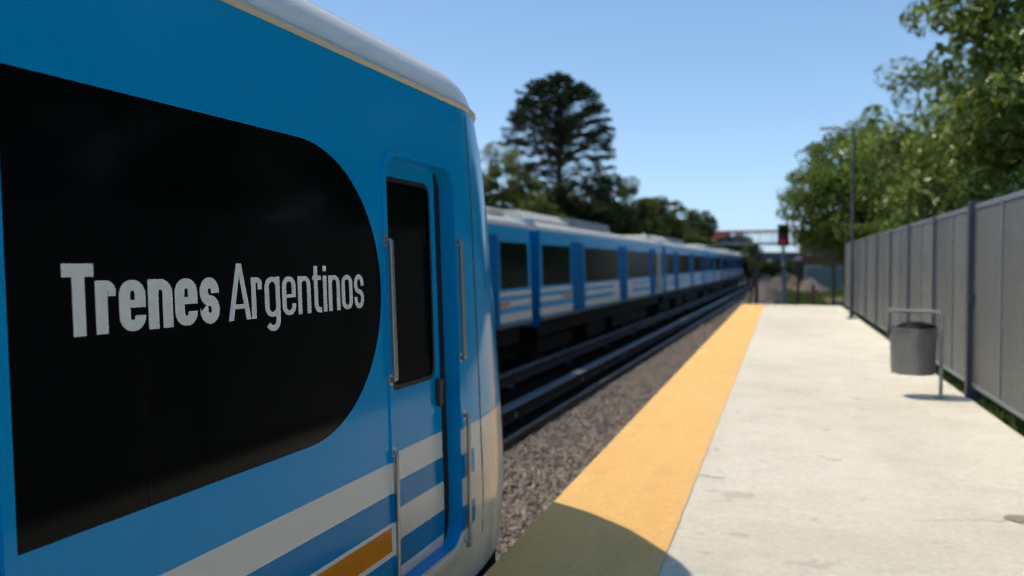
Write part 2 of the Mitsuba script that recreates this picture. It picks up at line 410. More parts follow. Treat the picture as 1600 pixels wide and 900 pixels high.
for lab, x, zt, off, wd in [('covered power rail beside the near track, its board catching blue skylight', -4.31, -0.80, 2.6, 0.10), ('covered power rail close under the long train', -5.43, -0.70, 1.2, 0.07)]:
    r = thing('power_rail', lab, 'power rail')
    put('conductor', rail_mesh(x, -10, 160, zt - .08), 'rail_rust', None, r)
    L = 12.0
    for i, y in enumerate(np.arange(-10, 158, L)):
        put('cover_board', box(x - wd, x + wd, y, y + L - .03, zt - .03, zt, .008), 'cover_board', None, r)
    for y in np.arange(1.0 + off, 70, 4.3):
        put('bracket', cat([box(x - .05, x + .05, y - .04, y + .04, -1.12, -1.04), box(x + wd + .005, x + wd + .03, y - .03, y + .03, -1.1, zt - .01), box(x - .04, x + wd + .03, y - .03, y + .03, -1.04, -1.02)]), 'dark_steel', None, r)
        k = put('insulator', lathe([(.0, -.12), (.045, -.12), (.05, -.09), (.03, -.07), (.05, -.05), (.05, -.02), (.0, -.02)], (x, y, -0.90 if zt > -.75 else -.93), 14), 'ceramic', None, r, smooth=40)

# ------------------------------------------------------------------ the near train
D0, LEAN, HALF, CANT = 1.46, 0.035, 1.43, 2.225
U0, NEXP, L0, RK, SL = 3.332, 2.274, 1.667, 0.189, 2.0
RZ, RW = [2.225, 2.262, 2.305, 2.345, 2.385, 2.425, 2.46, 2.50, 2.545, 2.585], [0, .004, .017, .042, .085, .15, .235, .37, .60, .95]
def w0(z):
    z = np.asarray(z, float)
    tuck = 0.035 * np.clip((0.45 - z) / 0.40, 0, 1) ** 2
    return LEAN * (z - 1.2) + tuck
def plan(s, z, win, cut=0.0):
    """Point of the body's skin: s along the side and round the nose, win = inward offset of the section there."""
    s, z, win = np.broadcast_arrays(np.asarray(s, float), np.asarray(z, float), np.asarray(win, float))
    L = np.maximum(L0 - RK * np.clip(z - 0.4, 0, None) ** 1.5 - cut - 0.20 * np.clip((z - 1.8) / 0.425, 0, 1) ** 2, 0.2)
    th = np.clip((s - U0) / SL, 0, 1) * np.pi / 2
    u = np.where(s <= U0, s, U0 + L * np.sin(th) ** (2 / NEXP))
    w = win + (HALF - win) * np.where(s <= U0, 0.0, 1 - np.clip(np.cos(th), 0, 1) ** (2 / NEXP))
    return -D0 - w, u
def skin(off=0.0):
    def fn(s, z):
        x, u = plan(s, z, w0(z) - off)
        th = np.clip((s - U0) / SL, 0, 1)
        return np.c_[x, u + off * (th > .5), z]
    return fn
def mirror(m):
    v = np.array(m.vertices); v[:, 0] = 2 * (-D0 - HALF) - v[:, 0]
    return trimesh.Trimesh(v, np.array(m.faces)[:, ::-1], process=False)
YR = -15.0
s_grid = np.unique(np.r_[np.linspace(YR, 0, 8), np.linspace(0, U0, 12), U0 + SL * np.linspace(0, 1, 34) ** 1.35])
z_grid = np.unique(np.r_[np.linspace(0.0, 0.6, 10), np.linspace(0.6, CANT, 13)])
train = thing('passenger_train', 'blue railcar close on the left with black window panel and white lettering', 'train')
cab_open = rrect(2.655, 0.235, 3.272, 1.915, 0.10)
pas_open = rrect(-0.12, 0.20, 1.094, 2.00, 0.06)
panel = sg.box(1.122, 0.921, 2.113, 1.894).union(sg.Point(2.113, 1.4075).buffer(0.4865, quad_segs=24))
win_shape = rrect(U0 + 1.02, 1.05, U0 + SL + 0.5, 2.08, 0.12)
panel_back = rrect(-8.2, 0.921, -0.28, 1.894, 0.10)
wall = sg.box(YR, 0.0, U0 + SL, CANT).difference(unary_union([cab_open, pas_open, panel, panel_back, win_shape]))
body = sheet(wall, skin(), s_grid, z_grid)
far_wall = mirror(sheet(sg.box(YR, 0.0, U0 + SL, CANT).difference(win_shape), skin(), s_grid[::2] if len(s_grid) % 2 else s_grid, z_grid))
k = put('body', cat([body, far_wall]), 'near_paint', NEAR, train, smooth=35)
# reveal walls of the openings
def reveal(poly, d0, d1):
    q = np.array(sg.polygon.orient(poly).exterior.coords)
    q = np.array(sg.LineString(q).segmentize(0.08).coords)
    a = np.c_[plan(q[:, 0], q[:, 1], w0(q[:, 1]) + d0)[0], q[:, 0], q[:, 1]]
    b = np.c_[plan(q[:, 0], q[:, 1], w0(q[:, 1]) + d1)[0], q[:, 0], q[:, 1]]
    return loft([b, a])
k = put('door_frame', reveal(cab_open, 0.0, 0.075), 'blue_paint', NEAR, train, smooth=40)
put('door_frame', reveal(pas_open, 0.0, 0.075), 'blue_paint', NEAR, train, smooth=40)
# raised rim round the cab door opening
rim = cab_open.buffer(0.028, quad_segs=8).difference(cab_open)
put('door_rim', cat([sheet(rim, skin(0.007), np.linspace(2.6, 3.32, 10), np.linspace(.18, 1.96, 20)), reveal(cab_open, -0.007, 0.0), reveal(cab_open.buffer(.028), 0.0, -0.007)]), 'near_paint', NEAR, train, smooth=35)
# black window panel: two panes, flush, 3 mm back
for i, (a, b_) in enumerate([(1.122, 1.461), (1.4615, 2.61)]):
    p_ = panel.intersection(sg.box(a, 0, b_, 3)).buffer(-0.0007)
    k = put('window_panel', sheet(p_, skin(-0.003), np.linspace(a, b_, 10), np.linspace(.9, 1.9, 12)), 'black_glass', NEAR, train)
put('panel_gasket', reveal(panel, 0.0, 0.012), 'rubber', NEAR, train)
for i in range(4):
    a = -8.2 + i * 1.98
    put('window_panel', sheet(panel_back.intersection(sg.box(a, 0, a + 1.97, 3)).buffer(-.004), skin(-0.004), np.linspace(a, a + 2, 6), np.linspace(.9, 1.9, 5)), 'black_glass', NEAR, train)
put('panel_gasket', reveal(panel_back, 0.0, 0.012), 'rubber', NEAR, train)
put('windscreen', cat([sheet(win_shape.intersection(sg.box(0, 0, U0 + SL, 3)), skin(-0.004), s_grid, z_grid), mirror(sheet(win_shape.intersection(sg.box(0, 0, U0 + SL, 3)), skin(-0.004), s_grid, z_grid))]), 'black_glass', NEAR, train, smooth=True)
# cab door leaf with its window
leaf_poly = sg.box(2.645, 0.225, 3.208, 1.925)
cab_win = rrect(2.765, 1.005, 3.150, 1.832, 0.045)
door = put('door', sheet(leaf_poly.difference(cab_win), skin(-0.062), np.linspace(2.645, 3.235, 8), np.linspace(.225, 1.925, 16)), 'near_paint', NEAR, train, smooth=True)
put('window', sheet(cab_win, skin(-0.068), np.linspace(2.7, 3.2, 4), np.linspace(1, 1.84, 6)), 'black_glass', NEAR, door)
put('window_seal', sheet(cab_win.buffer(.012).difference(cab_win.buffer(-.008)), skin(-0.0605), np.linspace(2.7, 3.2, 8), np.linspace(.98, 1.86, 12)), 'rubber', NEAR, door)
k = put('rubber_seal', sheet(sg.box(3.209, .225, 3.285, 1.925), skin(-0.066), [3.209, 3.285], np.linspace(.225, 1.925, 8)), 'rubber', NEAR, door)
hx = lambda s, z, off: plan(s, z, w0(z) - off)[0] * 1.0
put('latch', box(float(hx(3.19, .93, -.060)), float(hx(3.19, .93, -.035)), 3.150, 3.190, .87, .99, .006), 'dark_steel', NEAR, door)
put('step', cat([box(float(hx(2.9, .2, -.10)), float(hx(2.9, .2, 0.012)), 2.62, 3.31, .185, .225, .008)]), 'roof_white', NEAR, train)
# grab rails on either side of the cab door
def grab(s, za, zb, off=0.026, r=0.0105):
    pts = [(float(hx(s, z, o)), s, z) for z, o in ((za, 0.0), (za, off), (zb, off), (zb, 0.0))]
    gk = put('grab_rail', pipe(rounded(pts, 0.02), r), 'steel', NEAR, train, smooth=60)
    for z in (za, zb):
        put('foot_plate', box(float(hx(s, z, -.002)), float(hx(s, z, .008)), s - .014, s + .014, z - .022, z + .022, .003), 'steel', NEAR, gk)
grab(2.64, 1.06, 1.585); grab(3.292, 1.07, 1.597); grab(2.642, 0.19, 0.785, 0.02, 0.0085); grab(3.31, 0.21, 0.805)
# passenger door behind
for a, b_ in ((-0.12, 0.480), (0.496, 1.094)):
    lp = sg.box(a, 0.2, b_, 2.0); wp = rrect(a + .13, 0.95, b_ - .13, 1.85, .05)
    dk = put('door', sheet(lp.difference(wp), skin(-0.06), np.linspace(a, b_, 5), np.linspace(.2, 2, 10)), 'near_paint', NEAR, train, smooth=True)
    put('window', sheet(wp, skin(-0.066), np.linspace(a, b_, 3), np.linspace(.9, 1.9, 4)), 'black_glass', NEAR, dk)
put('rubber_seal', sheet(sg.box(0.478, .2, .498, 2.0), skin(-0.058), [.478, .498], [.2, 1.1, 2.0]), 'rubber', NEAR, train)
# roof
def roof_half():
    zs = np.r_[RZ, 2.62]; ws = np.r_[RW, HALF - 0.002]
    zz, ww = zs, ws
    rows = []
    for z, w in zip(zz, ww):
        zc = z
        x, u = plan(s_grid, np.full(len(s_grid), zc), float(w0(CANT)) + w + 0.0, cut=1.0 * w ** .55)
        rows.append(np.c_[x, u, np.full(len(s_grid), zc)])
    return loft(np.array(rows).transpose(1, 0, 2))
rh = roof_half()
k = put('roof', cat([rh, mirror(rh)]), 'roof_dirty', NEAR, train, smooth=50)
tag(k, 'weathered white roof with rounded edge')
gut = [plan(s_grid, np.full(len(s_grid), 2.222), float(w0(CANT)) - .012)]
gp = np.c_[gut[0][0], gut[0][1], np.full(len(s_grid), 2.222)]
gz = lambda dx, dz: np.c_[plan(s_grid, np.full(len(s_grid), 2.222), float(w0(CANT)) - dx)[0], plan(s_grid, np.full(len(s_grid), 2.222), float(w0(CANT)) - dx)[1] + (dx > 0) * 0, np.full(len(s_grid), 2.222 + dz)]
gm = loft(np.stack([gz(0.0, -.007), gz(.012, -.001), gz(.016, .006), gz(.015, .012), gz(.003, .022)]).transpose(1, 0, 2))
put('gutter', cat([gm, mirror(gm)]), 'roof_white', NEAR, train, smooth=30)
put('panel_joint', sheet(sg.box(3.44, .2, 3.448, 2.2), skin(0.0015), [3.44, 3.448], np.linspace(.2, 2.2, 12)), 'rubber', NEAR, train)
# below the floor
put('underframe', box(-4.2, -1.62, YR, 3.1, -0.25, 0.12, .03), 'underframe', NEAR, train)
sk = sheet(sg.box(YR, -.42, U0 + SL, 0.002), skin(-0.035), s_grid, [-.42, -.2, 0.002])
put('skirt', cat([sk, mirror(sk)]), 'underframe', NEAR, train, smooth=True)
put('end_wall', box(-4.3, -1.47, YR - .02, YR + .02, 0.12, 2.2), 'blue_paint', NEAR, train)
bog = put('bogie', cat([box(-3.95, -1.83, -0.4, 2.4, -0.62, -0.28, .05)]), 'underframe', NEAR, train)
for y in (0.0, 2.1):
    for x in (-3.76, -2.02):
        w_ = lathe([(.0, -.06), (.40, -.06), (.44, -.03), (.42, .0), (.42, .06), (.0, .06)], (0, 0, 0), 28)
        w_.apply_transform(trimesh.transformations.rotation_matrix(np.pi / 2, [0, 1, 0]))
        w_.apply_translation([x, y, -0.525])
        put('wheel', w_, 'dark_steel', NEAR, bog, smooth=30)
put('coupler', cat([tube((-2.89, 4.6, -.2), (-2.89, 5.25, -.2), .09), box(-3.05, -2.73, 5.2, 5.4, -.36, -.04, .04)]), 'dark_steel', NEAR, train)

# lettering on the black panel
def arc(cx, cy, rx, ry, a0, a1, n=14):
    t = np.radians(np.linspace(a0, a1, n))
    return [(cx + rx * math.cos(a), cy + ry * math.sin(a)) for a in t]
def glyph(ch, w, t, X):
    tv = t * 0.82
    r = min(w * 0.48, X * 0.32)
    R = sg.box
    outer = rrect(0, 0, w, X, r)
    inner = rrect(t, tv, w - t, X - tv, max(min(r - t * .75, (w - 2 * t) * .49), 0.01))
    if ch == 'T':
        return R(0, 1 - t * .95, w, 1).union(R(w / 2 - t / 2, 0, w / 2 + t / 2, 1))
    if ch == 'A':
        o = sg.Polygon([(0, 0), (w / 2 - t * .52, 1), (w / 2 + t * .52, 1), (w, 0), (w - t * 1.02, 0), (w / 2, 0.80), (t * 1.02, 0)])
        return o.union(R(w * .2, .20, w * .8, .20 + tv * .9))
    if ch == 'i':
        return R(0, 0, t, X).union(R(0, X + .09, t, X + .09 + t))
    if ch == 'o':
        return outer.difference(inner)
    if ch == 'e':
        return outer.difference(inner).difference(R(w - t - .02, X * .30, w + .1, X * .455)).union(R(t * .5, X * .455, w - t * .3, X * .455 + tv * .72))
    if ch in 'nr':
        arch = rrect(0, -X, w, X, r).difference(rrect(t, -X, w - t, X - tv, max(min(r - t * .75, (w - 2 * t) * .49), .01))).intersection(R(0, 0, w, X))
        s_ = arch.union(R(0, 0, t, X))
        return s_ if ch == 'n' else R(0, 0, t, X).union(arch.intersection(R(t * .6, X * .70, w * .99, X)))
    if ch == 's':
        rx, ry, cx = w / 2 - t / 2, (X - tv) / 4, w / 2
        path = [(w - t / 2, X * .66)] + arc(cx, X - tv / 2 - ry, rx, ry, 10, 180) + arc(cx, X - tv / 2 - ry, rx, ry, 190, 262, 8) + arc(cx, tv / 2 + ry, rx, ry, 78, 0, 8) + arc(cx, tv / 2 + ry, rx, ry, -10, -190) + [(t / 2, X * .34)]
        return sg.LineString(path).buffer(t * .46, cap_style='flat', join_style='round')
    if ch == 't':
        path = [(t / 2 + .05, .95), (t / 2 + .05, .18)] + arc(t / 2 + .05 + .12, .18, .12, .18 - tv / 2, 180, 270, 8) + [(w, tv / 2)]
        return sg.LineString(path).buffer(t / 2, cap_style='flat', join_style='round').union(R(0, X - tv, w, X))
    if ch == 'g':
        hook = [(w - t / 2, X), (w - t / 2, -.06)] + arc(w / 2, -.06, w / 2 - t / 2, .15, 0, -150, 14)
        return outer.difference(inner).union(sg.LineString(hook).buffer(t / 2, cap_style='flat', join_style='round')).union(R(w - t, 0, w, X))
def word(text, t, X, widths, gap, total):
    x, out = 0.0, []
    for ch in text:
        out.append(affinity.translate(glyph(ch, widths[ch], t, X), x, 0))
        x += widths[ch] + (gap * .35 if ch in 'TA' else gap)
    poly = unary_union(out)
    x0, _, x1, _ = poly.bounds
    return affinity.scale(affinity.translate(poly, -x0, 0), total / (x1 - x0), 1, origin=(0, 0))
CAP = 0.158
tre = word('Trenes', .195, .76, dict(T=.50, r=.345, e=.48, n=.48, s=.46), .055, (1.730 - 1.250) / CAP)
arg = word('Argentinos', .112, .75, dict(A=.56, r=.28, g=.42, e=.40, n=.40, t=.28, i=.112, o=.40, s=.38), .075, (2.478 - 1.766) / CAP)
for poly, u in ((tre, 1.250), (arg, 1.766)):
    parts = []
    for gpoly in getattr(poly, 'geoms', [poly]):
        m = trimesh.creation.extrude_polygon(gpoly.simplify(.003), 0.0022 / CAP, engine='earcut')
        v = np.array(m.vertices) * CAP
        z = v[:, 1] + 1.341
        x, uu = plan(v[:, 0] + u, z, w0(z) + 0.0032 - v[:, 2])
        parts.append(trimesh.Trimesh(np.c_[x, uu, z], m.faces, process=False))
    put('lettering', cat(parts), 'letter_white', NEAR, train)
tag('passenger_train__lettering', 'heavy white lettering reading Trenes')
tag('passenger_train__lettering_001', 'light white lettering reading Argentinos')

# ------------------------------------------------------------------ the far train: a row of coupled cars
ftrain = thing('passenger_train', 'long blue train of several coupled cars on the far track, stretching into the distance', 'train')
XF, HF = -5.27, 1.43
def fw0(z):
    return 0.035 * (np.asarray(z, float) - 1.2)
def fskin(off=0.0):
    return lambda u, z: np.c_[XF - fw0(z) + off, u, z]
def leaned(m):
    v = np.array(m.vertices); v[:, 0] -= fw0(v[:, 2])
    return trimesh.Trimesh(v, m.faces, process=False)
def car(y0, y1, idx):
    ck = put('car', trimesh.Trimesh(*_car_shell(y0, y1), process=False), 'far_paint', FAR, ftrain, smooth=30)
    L = y1 - y0
    wins = [(0.15, 2.45), (3.85, 7.95), (9.35, 13.35), (14.75, 16.4)]
    doors = [(2.55, 3.72), (8.05, 9.25), (13.45, 14.65)]
    for a, b_ in wins:
        put('window', sheet(rrect(y0 + a, 1.00, y0 + b_, 1.905, .05), fskin(-0.012), [y0 + a, y0 + (a + b_) / 2, y0 + b_], [0.99, 1.5, 1.92]), 'window_glass', FAR, ck)
    for n_, (a, b_) in enumerate(doors):
        pale = idx == 1 and n_ == 2
        k = put('door', leaned(box(XF - 0.06, XF + 0.018, y0 + a, y0 + b_, 0.30, 2.03, .012)), 'dark_blue_paint', FAR, ck)
    if idx >= 0:
        put('window', leaned(box(XF - .05, XF + .022, y0 + 13.70, y0 + 14.40, 1.1, 1.8, .01)), 'window_glass', FAR, ck)
    # roof and its cooling unit
    sec = [(XF - .028, 2.215), (XF - .026, 2.232), (XF - .045, 2.285), (XF - .12, 2.34), (XF - .22, 2.39), (XF - .42, 2.445), (XF - .8, 2.49), (XF - HF, 2.51)]
    full = sec + [(2 * (XF - HF) - x, z) for x, z in sec[-2::-1]]
    rm = trimesh.creation.extrude_polygon(sg.Polygon(full), y1 - y0, engine='earcut'); v = rm.vertices
    rk = put('roof', trimesh.Trimesh(np.c_[v[:, 0], y1 - v[:, 2], v[:, 1]], rm.faces, process=False), 'roof_white', FAR, ck, smooth=50)
    cx = XF - HF
    def unit(a, b_):
        g_ = [(-1.0, 2.44), (-1.0, 2.51), (-.72, 2.70), (.72, 2.70), (1.0, 2.51), (1.0, 2.44)]
        m_ = trimesh.creation.extrude_polygon(sg.Polygon(g_), b_ - a, engine='earcut'); w_ = m_.vertices
        put('cooling_unit', trimesh.Trimesh(np.c_[w_[:, 0] + cx, y0 + b_ - w_[:, 2], w_[:, 1]], m_.faces, process=False), 'roof_white', FAR, ck)
        for q in np.arange(a + 3.4, b_ - .8, .95):
            put('louver', box(cx + .76, cx + 1.012, y0 + q, y0 + q + .86, 2.49, 2.685), 'louver_grey', FAR, ck)
        put('louver', box(cx - .6, cx + .6, y0 + a + 3.6, y0 + b_ - .4, 2.698, 2.712), 'louver_grey', FAR, ck)
    unit(0.3, 8.6)
    put('roof_vent', box(cx + .1, cx + 1.0, y0 + 15.2, y0 + 16.1, 2.44, 2.60, .03), 'roof_white', FAR, ck)
    put('underframe', cat([box(XF - 2.7, XF - .14, y0 + .3, y1 - .3, -.12, .26), box(XF - 2.4, XF - .30, y0 + 5.2, y0 + 7.5, -.60, -.1, .03), box(XF - 2.4, XF - .25, y0 + 8.2, y0 + 11.8, -.55, -.1, .03)]), 'underframe', FAR, ck)
    for yb in (y0 + 2.6, y1 - 2.9):
        put('bogie', cat([box(XF - 2.4, XF - .42, yb - 1.5, yb + 1.5, -.64, -.24, .04)] + [tube((XF - .62, yb + q, -.525), (XF - .50, yb + q, -.525), .42, sides=20) for q in (-1.05, 1.05)]), 'underframe', FAR, ck)
    put('red_lamp', leaned(box(XF - .02, XF + .03, y0 + 10.0, y0 + 10.35, 1.93, 2.02, .01)), 'red_lamp_shade', FAR, ck)
def _car_shell(y0, y1):
    zs = np.array([0.25, 0.36, 0.8, 1.2, 1.6, 2.0, 2.222])
    L = y1 - y0
    holes = unary_union([rrect(y0 + a, 1.00, y0 + b_, 1.905, .05) for a, b_ in [(0.15, 2.45), (3.85, 7.95), (9.35, 13.35), (14.75, 16.4)]])
    side = sheet(sg.box(y0, .25, y1, 2.222).difference(holes), fskin(), np.linspace(y0, y1, 12), zs)
    mid = XF - HF
    v = np.array(side.vertices); v[:, 0] = 2 * mid - v[:, 0]
    parts = [side, trimesh.Trimesh(v, side.faces[:, ::-1], process=False)]
    endp = [(XF - fw0(z), z) for z in zs] + [(XF - .15, 2.40), (XF - .4, 2.455), (mid, 2.50)]
    endp += [(2 * mid - x, z) for x, z in endp[-2::-1]]
    for y in (y0 + .002, y1 - .002):
        p2, f2 = trimesh.creation.triangulate_polygon(sg.Polygon(endp), engine='earcut')
        parts.append(trimesh.Trimesh(np.c_[p2[:, 0], p2[:, 0] * 0 + y, p2[:, 1]], f2, process=False))
    m = cat(parts)
    return m.vertices, m.faces
for i in range(-1, 4):
    ya = 16.4 + 17.2 * i
    car(ya, ya + 16.55, i)
    if i < 3:
        put('gangway', box(XF - HF - .62, XF - HF + .62, ya + 16.54, ya + 17.21, 0.10, 2.1), 'rubber', FAR, ftrain)
    put('end_panel', cat([box(XF - 2.84, XF - .01, ya - .012, ya - .002, .12, 2.21)]), 'dark_blue_paint', FAR, ftrain)
# one open doorway shows a pale vestibule
put('vestibule', leaned(box(XF - .04, XF + .024, 31.35, 32.35, .42, 1.90, .01)), 'pale_door_paint', FAR, ftrain)
tag('passenger_train_001__vestibule', 'beige door near the end of the second car')

# ------------------------------------------------------------------ the perforated fence
FX = 2.045
fence = thing('mesh_fence', 'tall grey perforated metal fence along the right side of the platform', 'fence')
posts = 10.04 + 2.345 * np.arange(-6, 9)
for i, y in enumerate(posts):
    big = abs(y - 10.04) < .1
    r = .058 if big else .036
    k = put('post', cat([box(FX - r * 1.3, FX + r, y - r, y + r, -1.3, 2.19 if big else 2.15, .008)] + ([box(FX - .05, FX + .02, y - .075, y - .05, 1.05, 1.16, .004)] if big else [])), 'fence_post', PLAT, fence)
    if big:
        tag(k, 'thicker dark post with a latch plate')
for y0_, y1_ in zip(posts, posts[1:]):
    a, b_ = y0_ + .036, y1_ - .036
    mid = (a + b_) / 2
    for c0, c1 in ((a, mid), (mid, b_)):
        t = .026
        fr = cat([box(FX - .018, FX + .018, c0 + .002, c0 + t, .165, 2.10), box(FX - .018, FX + .018, c1 - t, c1 - .002, .165, 2.10),
                  box(FX - .02, FX + .02, c0 + .002, c1 - .002, 2.10, 2.15, .004), box(FX - .02, FX + .02, c0 + .002, c1 - .002, .12, .165, .004)])
        pk = put('panel', box(FX - .003, FX + .003, c0 + t - .004, c1 - t + .004, .163, 2.102), 'perforated', PLAT, fence)
        put('frame', fr, 'fence_frame', PLAT, pk)

# ------------------------------------------------------------------ litter bin
PX, PY = 1.69, 9.84
bn = thing('litter_bin', 'round grey metal litter bin hanging from a bent steel post by the fence', 'bin')
BX = PX - .285
put('post', pipe(rounded([(PX, PY, 0.0), (PX, PY, .955), (PX - .54, PY, .965)], .05), .021), 'bin_post', PLAT, bn, smooth=60)
put('base_plate', box(PX - .07, PX + .07, PY - .07, PY + .07, .004, .014, .003), 'bin_post', PLAT, bn)
put('bucket', lathe([(.0, .265), (.215, .265), (.222, .272), (.224, .30), (.2385, .755), (.247, .758), (.249, .768), (.247, .782), (.236, .782), (.230, .76), (.212, .30), (.0, .29)], (BX, PY, 0), 48), 'bin_metal', PLAT, bn, smooth=35)
put('hanger', box(PX - .05, PX - .012, PY - .02, PY + .02, .66, .72, .004), 'bin_post', PLAT, bn)
put('latch', cat([box(BX - .262, BX - .236, PY - .03, PY + .03, .70, .775, .005), tube((BX - .25, PY - .05, .775), (BX - .25, PY + .02, .80), .012)]), 'dark_steel', PLAT, bn)
sp = trimesh.creation.icosphere(3)
v = np.array(sp.vertices)
v = v * np.array([.19, .18, .066]) * (0.82 + .45 * nfbm(v * 2.6, 4, 3))[:, None]
bg = put('rubbish_bag', trimesh.Trimesh(v + [BX + .03, PY, .775], sp.faces, process=False), 'bag', PLAT, smooth=True)
tag(bg, 'black plastic bag bulging out of the top of the grey bin', 'bag')

# ------------------------------------------------------------------ lamp post
lp = thing('lamp_post', 'slim dark lamp post with one short arm, standing by the fence', 'lamp post')
LX, LY = 1.80, 23.16
put('pole', cat([tube((LX, LY, 0), (LX, LY, 1.5), .062, .058), tube((LX, LY, 1.5), (LX, LY, 5.12), .044, .034)]), 'lamp_grey', PLAT, lp, smooth=40)
put('base_plate', box(LX - .15, LX + .15, LY - .15, LY + .15, .004, .022, .004), 'lamp_grey', PLAT, lp)
put('arm', tube((LX, LY, 5.06), (LX - .38, LY, 5.12), .026), 'lamp_grey', PLAT, lp, smooth=40)
put('lamp_head', trimesh.convex.convex_hull(np.array([(LX - .34, LY - .1, 5.10), (LX - .34, LY + .1, 5.10), (LX - .34, LY - .08, 5.17), (LX - .34, LY + .08, 5.17), (LX - .86, LY - .13, 5.12), (LX - .86, LY + .13, 5.12), (LX - .84, LY - .1, 5.17), (LX - .84, LY + .1, 5.17)])), 'lamp_head', PLAT, lp)

# ------------------------------------------------------------------ things at the end of the platform
ep = thing('steel_post', 'black steel post with a leaning brace at the yellow corner of the platform end', 'post')
put('upright', cat([box(-1.43, -1.29, 30.93, 31.07, -1.35, 2.22, .01)]), 'black_iron', None, ep)
put('brace', tube((-1.42, 31.0, 1.15), (-1.80, 31.0, -1.2), .05), 'black_iron', None, ep)
ep = thing('steel_post', 'thin black steel post at the platform end beside the fence', 'post')
put('upright', box(1.26, 1.36, 30.95, 31.05, -1.35, 2.0, .01), 'black_iron', None, ep)
put('cap', box(1.24, 1.38, 30.93, 31.07, 2.0, 2.03, .005), 'black_iron', None, ep)

sgn = thing('railway_signal', 'railway signal showing red, black head on a grey mast beyond the platform', 'signal')
put('mast', cat([tube((-.46, 36, -1.35), (-.46, 36, 1.6), .115), tube((-.50, 36, 1.6), (-.50, 36, 2.3), .07)]), 'signal_mast', None, sgn, smooth=40)
hd = put('head', cat([box(-.68, -.32, 35.92, 36.16, 2.28, 3.10, .03), box(-.74, -.26, 36.0, 36.03, 2.22, 3.16, .01)]), 'signal_black', None, sgn)
for i, z in enumerate((2.88, 2.49)):
    on = i == 1
    hood = [(np.cos(a) * .15 - .5, np.sin(a) * .15 + z) for a in np.radians(np.linspace(-20, 200, 14))]
    put('hood', loft([[(x, 35.92, zz) for x, zz in hood], [(x, 35.66, zz) for x, zz in hood]]), 'signal_black', None, hd)
    disc = lathe([(0.0, .012), (.07, .01), (.125, .0), (.125, -.02)], (0, 0, 0), 24)
    disc.apply_transform(trimesh.transformations.rotation_matrix(np.pi / 2, [1, 0, 0])); disc.apply_translation([-.5, 35.905, z])
    k = put('lamp', disc, 'red_lens' if on else 'signal_black', None, hd, smooth=True)
    if on:
        scene[k]['emitter'] = {'type': 'area', 'radiance': rgb(7.0, 0.12, 0.35)}
        tag(k, 'lit red lamp')
put('platform_plate', box(-.8, .0, 35.8, 36.3, 1.30, 1.34), 'signal_black', None, sgn)

rd = thing('signal_cabinet', 'small black equipment cabinet on a thin pole, right of the signal mast', 'cabinet')
put('pole', tube((.11, 34, -1.35), (.11, 34, 1.0), .055), 'black_iron', None, rd)
put('case', box(-.12, .34, 33.85, 34.12, .95, 1.66, .09), 'signal_black', None, rd)
put('door', box(-.05, .27, 33.835, 33.849, 1.05, 1.56), 'signal_black', None, rd)
put('cap', box(0.0, .22, 33.92, 34.05, 1.662, 1.75, .01), 'plaster', None, rd)
mk = thing('marker_post', 'short faded red marker post on the grass past the platform', 'post')
put('stake', box(.62, .76, 33.95, 34.05, -1.35, .60, .01), 'faded_red', None, mk)
put('cap', box(.60, .78, 33.93, 34.07, .60, .66, .01), 'plaster', None, mk)

# footbridge across the tracks
fbk = thing('footbridge', 'red railed footbridge crossing the tracks in the distance', 'footbridge')
put('handrail', box(-11.2, 2.6, 112.0, 112.18, 5.52, 5.92), 'red_paint', None, fbk)
put('deck', box(-11.2, 3.0, 111.9, 114.2, 3.95, 4.30), 'bridge_grey', None, fbk)
for x in np.arange(-10.8, 2.6, 1.55):
    put('post', box(x, x + .09, 112.02, 112.14, 4.3, 5.58), 'bridge_grey', None, fbk)
for z in (4.62, 4.95, 5.28):
    put('rail_bar', box(-11.2, 2.6, 112.06, 112.10, z, z + .05), 'bridge_grey', None, fbk)
put('girder', box(-4.6, 3.4, 111.5, 113.0, 1.95, 2.95), 'girder_blue', None, fbk)
put('pylon', box(-12.6, -11.3, 111.6, 114.4, -1.35, 5.35), 'red_paint', None, fbk)
ramp = sg.Polygon([(-11.3, 5.35), (-11.3, 4.2), (-8.5, 5.5), (-8.5, 5.85), (-10.4, 5.85)])
m = trimesh.creation.extrude_polygon(ramp, .2, engine='earcut')
put('stair_parapet', trimesh.Trimesh(np.c_[m.vertices[:, 0], 111.9 - m.vertices[:, 2], m.vertices[:, 1]], m.faces[:, ::-1], process=False), 'red_paint', None, fbk)

def building(name, label, x0, x1, y0, y1, z1, mat, wins, roofmat):
    bk = thing(name, label, 'building')
    put('wall', box(x0, x1, y0, y1, -1.4, z1), mat, None, bk)
    put('roof', box(x0 - .25, x1 + .25, y0 - .25, y1 + .25, z1, z1 + .22), roofmat, None, bk)
    for a, b_, c0, c1 in wins:
        w_ = put('window', box(a, b_, y0 - .03, y0 + .05, c0, c1), 'dark_pane', None, bk)
        put('sill', box(a - .08, b_ + .08, y0 - .12, y0 - .032, c0 - .1, c0 - .002), 'plaster', None, bk)
building('brick_building', 'dark brown brick building at the right end of the footbridge', 0.5, 6.6, 104, 112, 5.1, 'brick', [(1.0, 1.8, 2.6, 3.9), (2.6, 3.4, 2.6, 3.9), (4.2, 5.0, 2.6, 3.9)], 'brick')
building('pale_house', 'pale flat roofed house rising behind the far left trees', -16.5, -12.6, 130, 138, 8.4, 'plaster', [(-13.9, -13.1, 6.4, 7.6), (-15.6, -14.8, 6.4, 7.6)], 'plaster')
sh_ = thing('container', 'faded teal shipping container on the ground before the brick building', 'container')
put('box_shell', box(1.0, 4.6, 90, 96, -1.35, 1.2, .03), 'teal_paint', None, sh_)
for x in np.arange(1.15, 4.5, .3):
    put('rib', box(x, x + .12, 89.95, 89.998, -1.2, 1.1), 'teal_paint', None, sh_)

